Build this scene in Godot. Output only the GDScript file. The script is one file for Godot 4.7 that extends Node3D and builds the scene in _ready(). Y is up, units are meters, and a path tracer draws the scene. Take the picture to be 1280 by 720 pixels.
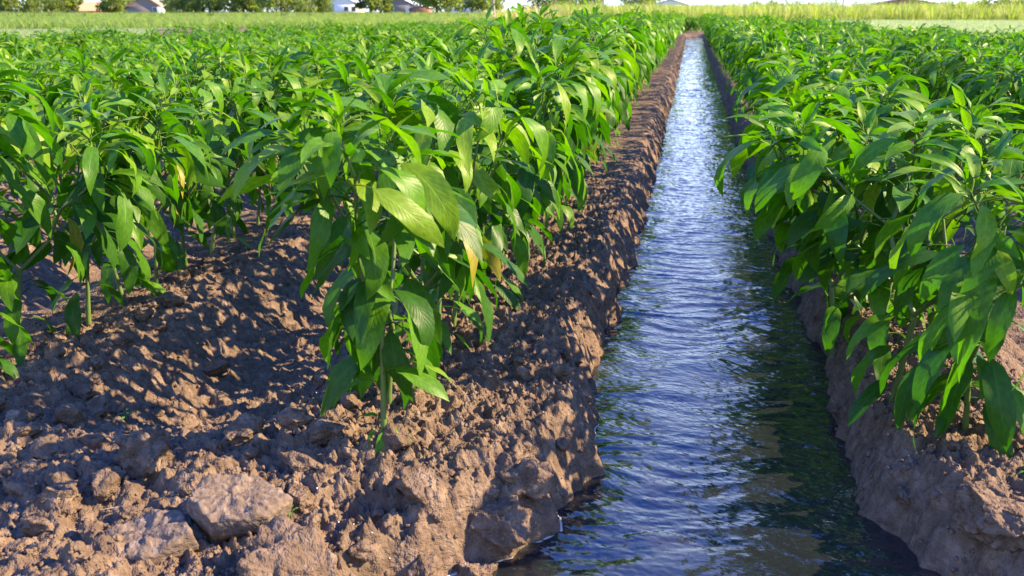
extends Node3D
# An irrigation channel between rows of pepper plants, a farm edge with trees and houses behind.

const F := 1256.0            # focal length in photo pixels (1280 x 720)
const EYE := Vector3(0, 0.9, 0)
const YAW := 9.84
const PITCH := -15.444
const WATER := -0.17
const ORDINAL := ["", "first", "second", "third", "fourth", "fifth", "sixth", "seventh", "eighth", "ninth", "tenth", "eleventh", "twelfth", "thirteenth", "fourteenth"]
const RIDGE := [-0.62, 0.63]

var M := {}
var used := {}
var rng := RandomNumberGenerator.new()
var n_low := FastNoiseLite.new()
var n_mid := FastNoiseLite.new()
var n_clod := FastNoiseLite.new()
var n_clod2 := FastNoiseLite.new()
var n_fine := FastNoiseLite.new()
var n_edge := FastNoiseLite.new()
var leaf_hi: Array[ArrayMesh] = []
var leaf_lo: Array[ArrayMesh] = []
var tone: Array[StandardMaterial3D] = []
var gx := PackedFloat32Array()
var gz := PackedFloat32Array()
var gh := PackedFloat32Array()

# ---------------------------------------------------------------- helpers
func numbered(called: String) -> String:
	var n: int = used.get(called, 0)
	used[called] = n + 1
	return called if n == 0 else "%s_%03d" % [called, n]

func tag(o: Node, label := "", category := "", group := "", kind := "") -> Node:
	if label: o.set_meta("label", label)
	if category: o.set_meta("category", category)
	if group: o.set_meta("group", group)
	if kind: o.set_meta("kind", kind)
	return o

func base(called: String, at: Vector3, turn := 0.0) -> Node3D:
	var o := Node3D.new()
	o.name = numbered(called)
	add_child(o)
	o.position = at
	o.rotation.y = turn
	return o

func put(mesh: Mesh, called: String, mat: Material, parent: Node = null) -> MeshInstance3D:
	var o := MeshInstance3D.new()
	o.mesh = mesh
	o.name = called if parent else numbered(called)
	if mat: o.material_override = mat
	(parent if parent else self).add_child(o, true)
	return o

func copy(o: Node3D) -> Node3D:
	var c: Node3D = o.duplicate()
	c.name = numbered(str(o.name).rstrip("0123456789").rstrip("_"))
	add_child(c)
	return c

func cam_basis() -> Basis:
	return Basis.from_euler(Vector3(deg_to_rad(PITCH), deg_to_rad(YAW), 0))

# a point at ground distance d (metres over the ground) in the direction of a photo column, taken at the horizon line
func away(px: float, d: float, y := 0.0) -> Vector3:
	var v := cam_basis() * Vector3((px - 640.0) / F, (360.0 - 13.0) / F, -1.0)
	var h := Vector2(v.x, v.z).normalized() * d
	return Vector3(h.x, y, h.y)

func screen(p: Vector3) -> Vector3:
	var c := cam_basis().transposed() * (p - EYE)
	return Vector3(640.0 + F * c.x / -c.z, 360.0 - F * c.y / -c.z, -c.z)

func smooth(a: float, b: float, x: float) -> float:
	return smoothstep(a, b, x)

func lin(r: float, g: float, b: float) -> Color:
	return Color(r, g, b).linear_to_srgb()

func tube(st: SurfaceTool, pts: Array, radii: Array, sides: int, col := Color.WHITE, uv := Vector2(0.5, 0.02)) -> void:
	var prev: Array = []
	for i in pts.size():
		var t: Vector3 = (pts[mini(i + 1, pts.size() - 1)] - pts[maxi(i - 1, 0)]).normalized()
		var s := t.cross(Vector3.FORWARD if absf(t.z) < 0.8 else Vector3.RIGHT).normalized()
		var u := s.cross(t)
		var ring: Array = []
		for k in sides:
			var a := TAU * k / sides
			var n := s * cos(a) + u * sin(a)
			ring.append([pts[i] + n * radii[i], n])
		if i > 0:
			for k in sides:
				var k2 := (k + 1) % sides
				for q in [prev[k], ring[k2], ring[k], prev[k], prev[k2], ring[k2]]:
					st.set_normal(q[1]); st.set_uv(uv); st.set_color(col); st.add_vertex(q[0])
		prev = ring

func box(st: SurfaceTool, c: Vector3, s: Vector3, turn := Basis.IDENTITY) -> void:
	var b := BoxMesh.new()
	b.size = s
	st.append_from(b, 0, Transform3D(turn, c))

func noise(kind: int, freq: float, sd: int, oct := 1) -> FastNoiseLite:
	var n := FastNoiseLite.new()
	n.noise_type = kind as FastNoiseLite.NoiseType
	n.frequency = freq
	n.seed = sd
	n.fractal_type = FastNoiseLite.FRACTAL_FBM if oct > 1 else FastNoiseLite.FRACTAL_NONE
	n.fractal_octaves = oct
	return n

func gained(n: FastNoiseLite, g: float) -> FastNoiseLite:
	n.fractal_gain = g
	return n

func noise_tex(size: int, n: FastNoiseLite, ramp: Gradient = null) -> NoiseTexture2D:
	var t := NoiseTexture2D.new()
	t.width = size; t.height = size
	t.seamless = true
	t.noise = n
	if ramp: t.color_ramp = ramp
	return t

func ramp(stops: Array) -> Gradient:
	var g := Gradient.new()
	var o := PackedFloat32Array()
	var c := PackedColorArray()
	for s in stops:
		o.append(s[0]); c.append(s[1])
	g.offsets = o; g.colors = c
	return g

# ---------------------------------------------------------------- materials
func make_materials() -> void:
	var soil := StandardMaterial3D.new()
	soil.resource_name = "soil"
	soil.albedo_texture = noise_tex(1024, gained(noise(FastNoiseLite.TYPE_SIMPLEX_SMOOTH, 0.012, 5, 7), 0.62), ramp([[0.0, lin(0.050, 0.034, 0.023)], [0.35, lin(0.103, 0.071, 0.048)], [0.6, lin(0.155, 0.109, 0.075)], [0.85, lin(0.25, 0.183, 0.13)], [1.0, lin(0.36, 0.28, 0.21)]]))
	soil.heightmap_enabled = true
	soil.heightmap_scale = 1.25
	soil.heightmap_texture = noise_tex(1024, gained(noise(FastNoiseLite.TYPE_SIMPLEX_SMOOTH, 0.03, 9, 6), 0.66))
	soil.uv1_triplanar = true
	soil.uv1_world_triplanar = true
	soil.uv1_scale = Vector3.ONE * 1.7
	soil.roughness = 0.95
	soil.metallic_specular = 0.3
	soil.vertex_color_use_as_albedo = true
	M.soil = soil

	var slab: StandardMaterial3D = soil.duplicate()
	slab.resource_name = "slab"
	slab.albedo_texture = noise_tex(1024, noise(FastNoiseLite.TYPE_SIMPLEX_SMOOTH, 0.03, 21, 5), ramp([[0.0, lin(0.060, 0.043, 0.031)], [0.4, lin(0.115, 0.085, 0.064)], [0.7, lin(0.175, 0.135, 0.105)], [1.0, lin(0.28, 0.23, 0.19)]]))
	slab.heightmap_texture = noise_tex(1024, noise(FastNoiseLite.TYPE_CELLULAR, 0.05, 22, 3))
	slab.heightmap_scale = 0.5
	M.slab = slab

	# leaf: veins and blistered blade, u across, v from base to tip
	var w := 128
	var h := 256
	var alb := Image.create(w, h, true, Image.FORMAT_RGB8)
	var bump := Image.create(w, h, false, Image.FORMAT_RGB8)
	var mott := noise(FastNoiseLite.TYPE_SIMPLEX_SMOOTH, 0.03, 31, 4)
	for y in h:
		for x in w:
			var u := (x + 0.5) / w * 2.0 - 1.0
			var v := (y + 0.5) / h
			var mid := exp(-pow(u / (0.055 * (1.15 - v)), 2.0))
			var ph := (v - absf(u) * 0.34 + 0.10 * u * u) * 6.5 + (0.5 if u > 0 else 0.0)
			var d := absf(ph - roundf(ph))
			var lat := exp(-pow(d / 0.05, 2.0)) * (1.0 - 0.55 * absf(u))
			var vein := clampf(mid + 0.55 * lat, 0, 1)
			var m := 1.0 + 0.14 * mott.get_noise_2d(x, y)
			var c := Color(0.95 * m, 0.97 * m, 0.90 * m).lerp(Color(1.0, 1.0, 1.0), vein * 0.0)
			# base blade 0.62, veins paler
			var k := lerpf(0.90, 1.0, vein * 0.8)
			alb.set_pixel(x, y, Color(c.r * k * (1.0 + 0.1 * vein), c.g * k, c.b * k * (0.9 + 0.3 * vein)).clamp())
			var hh := 0.5 + 0.35 * sin(PI * clampf(d * 2.0, 0, 1)) * (1.0 - mid) - 0.45 * mid + 0.12 * mott.get_noise_2d(x * 3, y * 3)
			bump.set_pixel(x, y, Color(hh, hh, hh).clamp())
	alb.generate_mipmaps()
	var leaf_tex := ImageTexture.create_from_image(alb)
	bump.bump_map_to_normal_map(2.2)
	var leaf_nrm := ImageTexture.create_from_image(bump)
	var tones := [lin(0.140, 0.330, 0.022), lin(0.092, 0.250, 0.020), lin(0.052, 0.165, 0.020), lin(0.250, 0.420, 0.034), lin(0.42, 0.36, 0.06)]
	for i in tones.size():
		var m := StandardMaterial3D.new()
		m.resource_name = "pepper_leaf"
		m.albedo_color = tones[i]
		m.albedo_texture = leaf_tex
		m.normal_enabled = true
		m.normal_texture = leaf_nrm
		m.normal_scale = 0.5
		m.roughness = 0.42
		m.metallic_specular = 0.38
		m.backlight_enabled = true
		m.backlight = Color(0.84, 1.0, 0.14)
		tone.append(m)
	M.stem = mat("pepper_stem", lin(0.095, 0.155, 0.035), 0.5)
	M.stem.backlight_enabled = true
	M.stem.backlight = Color(0.3, 0.4, 0.1)

	var wtr := StandardMaterial3D.new()
	wtr.resource_name = "water"
	wtr.albedo_color = Color(lin(0.013, 0.015, 0.018), 0.80)
	wtr.transparency = BaseMaterial3D.TRANSPARENCY_ALPHA
	wtr.roughness = 0.04
	wtr.metallic_specular = 0.7
	wtr.heightmap_enabled = true
	wtr.heightmap_scale = 0.10
	wtr.heightmap_texture = noise_tex(512, noise(FastNoiseLite.TYPE_SIMPLEX_SMOOTH, 0.02, 61, 3))
	wtr.uv1_triplanar = true
	wtr.uv1_world_triplanar = true
	wtr.uv1_scale = Vector3(1.6, 1.6, 3.0)
	M.water = wtr

	M.foam = mat("foam", lin(0.42, 0.37, 0.31), 0.6)
	M.grain = mat("granule", lin(0.75, 0.76, 0.8), 0.5)
	M.straw = mat("straw", lin(0.42, 0.33, 0.2), 0.8)
	M.weed = leafy("weed_leaf", lin(0.075, 0.19, 0.04))
	M.pale = leafy("pale_crop", lin(0.26, 0.31, 0.25))
	M.grass = leafy("grass_blade", lin(0.085, 0.145, 0.03))
	M.grass2 = leafy("yellow_grass_blade", lin(0.22, 0.23, 0.06))
	M.dry = leafy("dry_grass_blade", lin(0.36, 0.27, 0.13))
	M.tree_a = leafy("tree_leaf", lin(0.026, 0.042, 0.013))
	M.tree_b = leafy("tree_leaf_pale", lin(0.044, 0.058, 0.018))
	M.tree_c = leafy("tree_leaf_dark", lin(0.014, 0.026, 0.011))
	M.bark = mat("bark", lin(0.10, 0.075, 0.055), 0.9)
	M.grassland = ground_mat("grassland", [lin(0.05, 0.085, 0.02), lin(0.085, 0.13, 0.03), lin(0.15, 0.16, 0.055)], 0.5)
	M.white_wall = mat("white_plaster", lin(0.72, 0.70, 0.66), 0.85)
	M.grey_wall = mat("grey_plaster", lin(0.20, 0.17, 0.15), 0.85)
	M.blue_wall = mat("blue_paint", lin(0.13, 0.18, 0.28), 0.8)
	M.tan_roof = mat("tan_tile", lin(0.36, 0.20, 0.11), 0.85)
	M.pale_roof = mat("pale_sheet", lin(0.55, 0.58, 0.62), 0.6)
	M.violet_roof = mat("violet_sheet", lin(0.25, 0.19, 0.24), 0.7)
	M.brick = mat("red_brick", lin(0.30, 0.13, 0.09), 0.9)
	M.pane = mat("window_pane", lin(0.04, 0.05, 0.06), 0.1)
	M.wood = mat("grey_wood", lin(0.30, 0.27, 0.23), 0.9)

func mat(called: String, c: Color, rough: float) -> StandardMaterial3D:
	var m := StandardMaterial3D.new()
	m.resource_name = called
	m.albedo_color = c
	m.roughness = rough
	return m

func leafy(called: String, c: Color) -> StandardMaterial3D:
	var m := mat(called, c, 0.6)
	m.backlight_enabled = true
	m.backlight = Color(0.6, 0.7, 0.2)
	return m

func ground_mat(called: String, c: Array, s: float) -> StandardMaterial3D:
	var m := StandardMaterial3D.new()
	m.resource_name = called
	m.albedo_texture = noise_tex(512, noise(FastNoiseLite.TYPE_SIMPLEX_SMOOTH, 0.02, 77, 5), ramp([[0.2, c[0]], [0.5, c[1]], [0.85, c[2]]]))
	m.uv1_triplanar = true
	m.uv1_world_triplanar = true
	m.uv1_scale = Vector3.ONE * s
	m.roughness = 0.95
	return m

# ---------------------------------------------------------------- terrain
const LEFT_EDGE := [[-60.0, -0.20], [-16.0, -0.20], [-7.5, -0.20], [-4.8, -0.20], [-3.46, -0.215], [-2.87, -0.235], [-2.6, -0.222], [-2.35, -0.177], [-2.2, -0.158], [-2.0, -0.205], [-1.88, -0.245], [-1.73, -0.36], [-1.6, -0.50], [-1.4, -0.62], [0.0, -0.7]]
const RIGHT_EDGE := [[-60.0, 0.42], [-16.0, 0.42], [-4.9, 0.42], [-3.77, 0.425], [-2.99, 0.443], [-2.55, 0.415], [-2.31, 0.398], [-2.11, 0.418], [-1.98, 0.467], [-1.865, 0.515], [-1.7, 0.62], [-1.4, 0.75], [0.0, 0.9]]

func along(t: Array, z: float) -> float:
	if z <= t[0][0]: return t[0][1]
	for i in range(1, t.size()):
		if z <= t[i][0]:
			var k: float = (z - t[i - 1][0]) / (t[i][0] - t[i - 1][0])
			return lerpf(t[i - 1][1], t[i][1], k)
	return t[t.size() - 1][1]

func field_end(x: float) -> float:
	if x < -3.0: return -lerpf(40.0, 14.0, clampf((-3.0 - x) / 6.0, 0, 1))
	if x > 1.6: return -lerpf(38.0, 13.0, clampf((x - 1.6) / 3.4, 0, 1))
	return -42.0

func ground_height(x: float, z: float) -> float:
	var near := 1.0 - smooth(3.5, 8.0, -z) 
	var inside := smooth(0.0, 1.5, z - field_end(x) + 1.0) * (1.0 if x > -30.0 and x < 25.0 else 0.0)
	var h := -0.03
	var low := n_low.get_noise_2d(x, z)
	# ridges and furrows
	var furrow := 0.0
	if x < RIDGE[0]:
		var t := fposmod(x - RIDGE[0], 1.16) / 1.16
		furrow = smooth(0.13, 0.44, 0.5 - absf(t - 0.5))
	elif x > RIDGE[1]:
		var t := fposmod(x - RIDGE[1], 1.17) / 1.17
		furrow = smooth(0.13, 0.44, 0.5 - absf(t - 0.5))
	var open := smooth(1.80, 2.40, -z)        # furrows are closed by loose clods at the headland
	h = lerpf(h, 0.0 - 0.20 * furrow * open, inside)
	# headland: falls a little towards the row ends
	var front := 1.0 - smooth(1.5, 2.0, -z)
	h -= 0.055 * front
	h += low * 0.022 * (0.4 + 0.6 * front)
	# hollow in front of the first plant and its rim
	var hol := Vector2((x + 0.58) / 0.15, (z + 1.71) / 0.075).length()
	h -= 0.05 * (1.0 - smooth(0.3, 1.0, hol))
	var rim := Vector2((x + 0.42) / 0.12, (z + 1.80) / 0.16).length()
	h += 0.035 * (1.0 - smooth(0.2, 1.0, rim))
	# loose lumps
	if near > 0.0:
		var wx := x + 0.02 * n_fine.get_noise_2d(x * 0.35, z * 0.35)
		var wz := z + 0.02 * n_fine.get_noise_2d(x * 0.35 + 7.0, z * 0.35)
		var mask := smooth(-0.05, 0.45, n_mid.get_noise_2d(x * 0.8 + 9.0, z * 0.8)) * (0.35 + 0.65 * front)
		var a := n_clod.get_noise_2d(wx, wz) + 1.0       # 0 at a cell's heart
		var b := n_clod2.get_noise_2d(wx, wz) + 1.0
		var lump := sqrt(maxf(0.0, 1.0 - 2.6 * a * a)) * 0.024 * mask + sqrt(maxf(0.0, 1.0 - 2.2 * b * b)) * 0.010 * smooth(-0.1, 0.3, n_mid.get_noise_2d(x * 1.5, z * 1.5 + 20.0))
		var crust := n_mid.get_noise_2d(x, z) * 0.020 + n_mid.get_noise_2d(x * 4.0, z * 4.0 + 5.0) * 0.008 + n_fine.get_noise_2d(x, z) * 0.007 - absf(n_mid.get_noise_2d(x * 2.6 + 70.0, z * 2.6)) * 0.020
		var crack := pow(1.0 - absf(n_mid.get_noise_2d(x * 0.9 + 40.0, z * 0.9)), 14.0) * 0.016 * front * smooth(-0.1, 0.1, n_low.get_noise_2d(x + 8.0, z))
		h += (lump + crust - crack) * near
	# the channel cut
	var ew := n_edge.get_noise_2d(z, x * 1.6 + 3.0) * 0.045 + n_clod2.get_noise_2d(x * 0.6, z * 0.6) * 0.02 * near
	var s := maxf(along(LEFT_EDGE, z) + ew - x, x - along(RIGHT_EDGE, z) + ew)
	if z < -44.0: s = maxf(s, (-44.0 - z) * 0.4)
	if x > -0.9 and x < 1.1:
		if s < 0.0:
			h = WATER - 0.006 - minf(0.13, -s * 0.75) + n_mid.get_noise_2d(x * 0.5, z * 0.5) * 0.012 - 0.004
		else:
			var reach := 0.13 + 0.05 * n_edge.get_noise_2d(z * 0.7, x + 40.0)
			var k := pow(smooth(0.0, 1.0, clampf(s / reach, 0, 1) * 0.5 + 0.5) * 2.0 - 1.0, 0.8)
			h = lerpf(WATER - 0.006, maxf(h, WATER + 0.03), clampf(k, 0, 1)) + n_mid.get_noise_2d(x * 2.0, z * 2.0) * 0.014 * near * clampf(s * 20.0, 0, 1)
			var d2 := n_clod2.get_noise_2d(x * 0.8 + 0.02 * n_fine.get_noise_2d(x, z), z * 0.8) + 1.0
			h += (n_fine.get_noise_2d(x * 1.3, z * 1.3) * 0.009 - absf(n_mid.get_noise_2d(x * 3.0 + 70.0, z * 3.0)) * 0.022 + sqrt(maxf(0.0, 1.0 - 2.0 * d2 * d2)) * 0.010 * smooth(-0.3, 0.2, n_mid.get_noise_2d(x * 2.0 + 3.0, z * 2.0))) * near * clampf(s * 14.0, 0, 1)
	return h

func lines(spans: Array) -> PackedFloat32Array:
	# spans: [from, to, step at from, step at to]
	var out := PackedFloat32Array()
	for s in spans:
		var a: float = s[0]
		var b: float = s[1]
		var x := a
		while x < b - 1e-6:
			out.append(x)
			x += lerpf(s[2], s[3], (x - a) / (b - a))
	out.append(spans[spans.size() - 1][1])
	return out

func make_ground() -> void:
	gx = lines([[-500.0, -60.0, 60.0, 30.0], [-60.0, -16.0, 8.0, 2.0], [-16.0, -4.0, 0.16, 0.12], [-4.0, -1.75, 0.08, 0.03], [-1.75, 0.95, 0.0056, 0.0056], [0.95, 3.0, 0.03, 0.1], [3.0, 9.0, 0.12, 0.2], [9.0, 60.0, 3.0, 12.0], [60.0, 500.0, 30.0, 60.0]])
	gz = lines([[-900.0, -100.0, 80.0, 20.0], [-100.0, -45.0, 6.0, 1.0], [-45.0, -12.0, 0.6, 0.12], [-12.0, -3.3, 0.12, 0.016], [-3.3, -2.4, 0.0085, 0.0065], [-2.4, -1.35, 0.0056, 0.0056], [-1.35, 0.0, 0.03, 0.12], [0.0, 60.0, 0.8, 12.0]])
	var nx := gx.size()
	var nz := gz.size()
	gh.resize(nx * nz)
	var pos := PackedVector3Array()
	var nor := PackedVector3Array()
	var col := PackedColorArray()
	pos.resize(nx * nz); nor.resize(nx * nz); col.resize(nx * nz)
	for j in nz:
		for i in nx:
			gh[j * nx + i] = ground_height(gx[i], gz[j])
	for j in nz:
		var j0 := maxi(j - 1, 0)
		var j1 := mini(j + 1, nz - 1)
		for i in nx:
			var k := j * nx + i
			var i0 := maxi(i - 1, 0)
			var i1 := mini(i + 1, nx - 1)
			pos[k] = Vector3(gx[i], gh[k], gz[j])
			nor[k] = Vector3(-(gh[j * nx + i1] - gh[j * nx + i0]) / (gx[i1] - gx[i0]), 1.0, -(gh[j1 * nx + i] - gh[j0 * nx + i]) / (gz[j1] - gz[j0])).normalized()
			var m := 1.0 + 0.22 * n_low.get_noise_2d(gx[i] * 1.3 + 50.0, gz[j] * 1.3)
			col[k] = Color(m, m, m * 0.98)
	var idx := PackedInt32Array()
	idx.resize((nx - 1) * (nz - 1) * 6)
	var q := 0
	for j in nz - 1:
		for i in nx - 1:
			var a := j * nx + i
			idx[q] = a; idx[q + 1] = a + 1; idx[q + 2] = a + nx + 1
			idx[q + 3] = a; idx[q + 4] = a + nx + 1; idx[q + 5] = a + nx
			q += 6
	var arr := []
	arr.resize(Mesh.ARRAY_MAX)
	arr[Mesh.ARRAY_VERTEX] = pos
	arr[Mesh.ARRAY_NORMAL] = nor
	arr[Mesh.ARRAY_COLOR] = col
	arr[Mesh.ARRAY_INDEX] = idx
	var me := ArrayMesh.new()
	me.add_surface_from_arrays(Mesh.PRIMITIVE_TRIANGLES, arr)
	tag(put(me, "ground", M.soil), "brown tilled clay soil with ridges and furrows under the plants", "ground", "", "structure")

func wave(x: float, z: float, a: FastNoiseLite, b: FastNoiseLite) -> float:
	var wx := x + 0.05 * a.get_noise_2d(x * 2.0, z * 2.0)
	var wz := z + 0.04 * b.get_noise_2d(x * 3.0, z * 3.0)
	var amp := 0.55 + 0.45 * a.get_noise_2d(x * 1.2 + 30.0, z * 0.9)
	return (a.get_noise_2d(wx * 4.6 + wz * 1.5, wz * 13.5) * 0.0040 + b.get_noise_2d(wx * 11.0 + wz * 7.0, wz * 28.0) * 0.0014) * (0.25 + 1.15 * amp) + b.get_noise_2d(wx * 30.0 - wz * 18.0, wz * 60.0) * 0.0008 + a.get_noise_2d(wx * 3.0, wz * 4.0) * 0.004

func make_water() -> void:
	var a := noise(FastNoiseLite.TYPE_SIMPLEX_SMOOTH, 1.0, 71)
	var b := noise(FastNoiseLite.TYPE_SIMPLEX_SMOOTH, 1.0, 72)
	var zs := lines([[-44.6, -14.0, 0.3, 0.07], [-14.0, -5.0, 0.07, 0.014], [-5.0, -1.3, 0.010, 0.0075], [-1.3, 0.2, 0.02, 0.1]])
	var nx := 96
	var pos := PackedVector3Array()
	var nor := PackedVector3Array()
	var idx := PackedInt32Array()
	for z in zs:
		var x0 := minf(along(LEFT_EDGE, z) - 0.11, -0.1)
		var x1 := along(RIGHT_EDGE, z) + 0.11
		for i in nx:
			var x := lerpf(x0, x1, i / (nx - 1.0))
			var e := 0.004
			var h := wave(x, z, a, b)
			pos.append(Vector3(x, WATER + h, z))
			nor.append(Vector3((h - wave(x + e, z, a, b)) / e, 1.0, (h - wave(x, z + e, a, b)) / e).normalized())
	for j in zs.size() - 1:
		for i in nx - 1:
			var k := j * nx + i
			idx.append_array([k, k + 1, k + nx + 1, k, k + nx + 1, k + nx])
	var arr := []
	arr.resize(Mesh.ARRAY_MAX)
	arr[Mesh.ARRAY_VERTEX] = pos
	arr[Mesh.ARRAY_NORMAL] = nor
	arr[Mesh.ARRAY_INDEX] = idx
	var me := ArrayMesh.new()
	me.add_surface_from_arrays(Mesh.PRIMITIVE_TRIANGLES, arr)
	tag(put(me, "water", M.water), "rippled blue water flowing in the straight irrigation channel", "water", "", "structure")

# ---------------------------------------------------------------- pepper plants
# shape: [elevation at base, elevation at tip (degrees), fold, twist, sideways bend, length, width, petiole]
const SHAPES := [
	[12.0, -62.0, 0.2, 0.2, 0.1, 0.154, 0.0702, 0.0495],
	[-5.0, -80.0, 0.28, -0.35, -0.12, 0.171, 0.0749, 0.055],
	[-30.0, -88.0, 0.16, 0.5, 0.08, 0.182, 0.0796, 0.0605],
	[25.0, -35.0, 0.34, -0.2, 0.06, 0.137, 0.0608, 0.044],
	[-45.0, -95.0, 0.24, 0.9, -0.16, 0.165, 0.0725, 0.055],
	[40.0, -5.0, 0.45, 0.3, -0.08, 0.108, 0.0468, 0.033],
	[62.0, 30.0, 0.55, -0.25, 0.05, 0.0912, 0.0351, 0.0242],
	[0.0, -70.0, 0.1, -0.8, 0.2, 0.16, 0.0772, 0.0528],
	[-20.0, -60.0, 0.38, 0.15, 0.02, 0.171, 0.0679, 0.055],
	[18.0, -100.0, 0.22, 0.6, -0.05, 0.177, 0.0749, 0.0495],
]

func leaf_mesh(s: Array, rows: int, cols: int, stalk: bool, sd: int) -> ArrayMesh:
	var st := SurfaceTool.new()
	st.begin(Mesh.PRIMITIVE_TRIANGLES)
	var len: float = s[5]
	var wid: float = s[6]
	var pet: float = s[7]
	var r := RandomNumberGenerator.new()
	r.seed = 900 + sd
	var p1 := r.randf() * TAU
	var p2 := r.randf() * TAU
	# stalk: rises, then bends over into the blade
	var e0 := deg_to_rad(minf(s[0] + 42.0, 70.0))
	var e1 := deg_to_rad(s[0])
	var p := Vector3.ZERO
	var pts := [p]
	for i in 4:
		var e := lerpf(e0, e1, (i + 0.5) / 4.0)
		p += Vector3(0, sin(e), cos(e)) * pet / 4.0
		pts.append(p)
	if stalk:
		tube(st, pts, [0.0022, 0.0018, 0.0016, 0.0015, 0.0014], 4)
	var grid: Array = []
	var uvs: Array = []
	for j in rows + 1:
		var t := float(j) / rows
		var e := lerpf(deg_to_rad(s[0]), deg_to_rad(s[1]), pow(t, 0.8))
		if j > 0:
			p += Vector3(sin(s[4] * 3.0 * t), sin(e), cos(e)).normalized() * len / rows
		var tang := Vector3(0, sin(e), cos(e))
		var tw: float = s[3] * t
		var side := Vector3(1, 0, 0).rotated(tang, tw)
		var up := side.cross(tang) * -1.0
		var wt := pow(t, 0.62) * pow(1.0 - t, 0.85) * 1.86
		if t > 0.8: wt *= lerpf(1.0, 0.75, (t - 0.8) / 0.2)
		wt = maxf(wt, 0.0) * wid * 0.5
		for i in cols + 1:
			var u := 2.0 * i / cols - 1.0
			var edge := absf(u)
			var wob := sin(t * 9.0 + p1 + (2.0 if u > 0 else 0.0)) * 0.20 * edge * edge + sin(t * 17.0 + p2 - u) * 0.07 * edge
			var lift: float = s[2] * edge - 0.18 * edge * edge + wob
			grid.append(p + side * u * wt * (1.0 - 0.12 * s[2]) + up * lift * wt)
			uvs.append(Vector2(u * 0.5 + 0.5, t))
	st.set_smooth_group(0)
	for j in rows:
		for i in cols:
			var a := j * (cols + 1) + i
			for q in [a, a + 1, a + cols + 2, a, a + cols + 2, a + cols + 1]:
				st.set_uv(uvs[q]); st.set_color(Color.WHITE); st.set_normal(Vector3.UP); st.add_vertex(grid[q])
	st.index()
	# smooth normals
	var arr := st.commit_to_arrays()
	var v: PackedVector3Array = arr[Mesh.ARRAY_VERTEX]
	var ix: PackedInt32Array = arr[Mesh.ARRAY_INDEX]
	var nn := PackedVector3Array()
	nn.resize(v.size())
	for k in range(0, ix.size(), 3):
		var n := (v[ix[k + 2]] - v[ix[k]]).cross(v[ix[k + 1]] - v[ix[k]])
		for q in 3: nn[ix[k + q]] += n
	for k in nn.size(): nn[k] = nn[k].normalized() if nn[k].length() > 1e-12 else Vector3.UP
	arr[Mesh.ARRAY_NORMAL] = nn
	var me := ArrayMesh.new()
	me.add_surface_from_arrays(Mesh.PRIMITIVE_TRIANGLES, arr)
	return me

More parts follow.
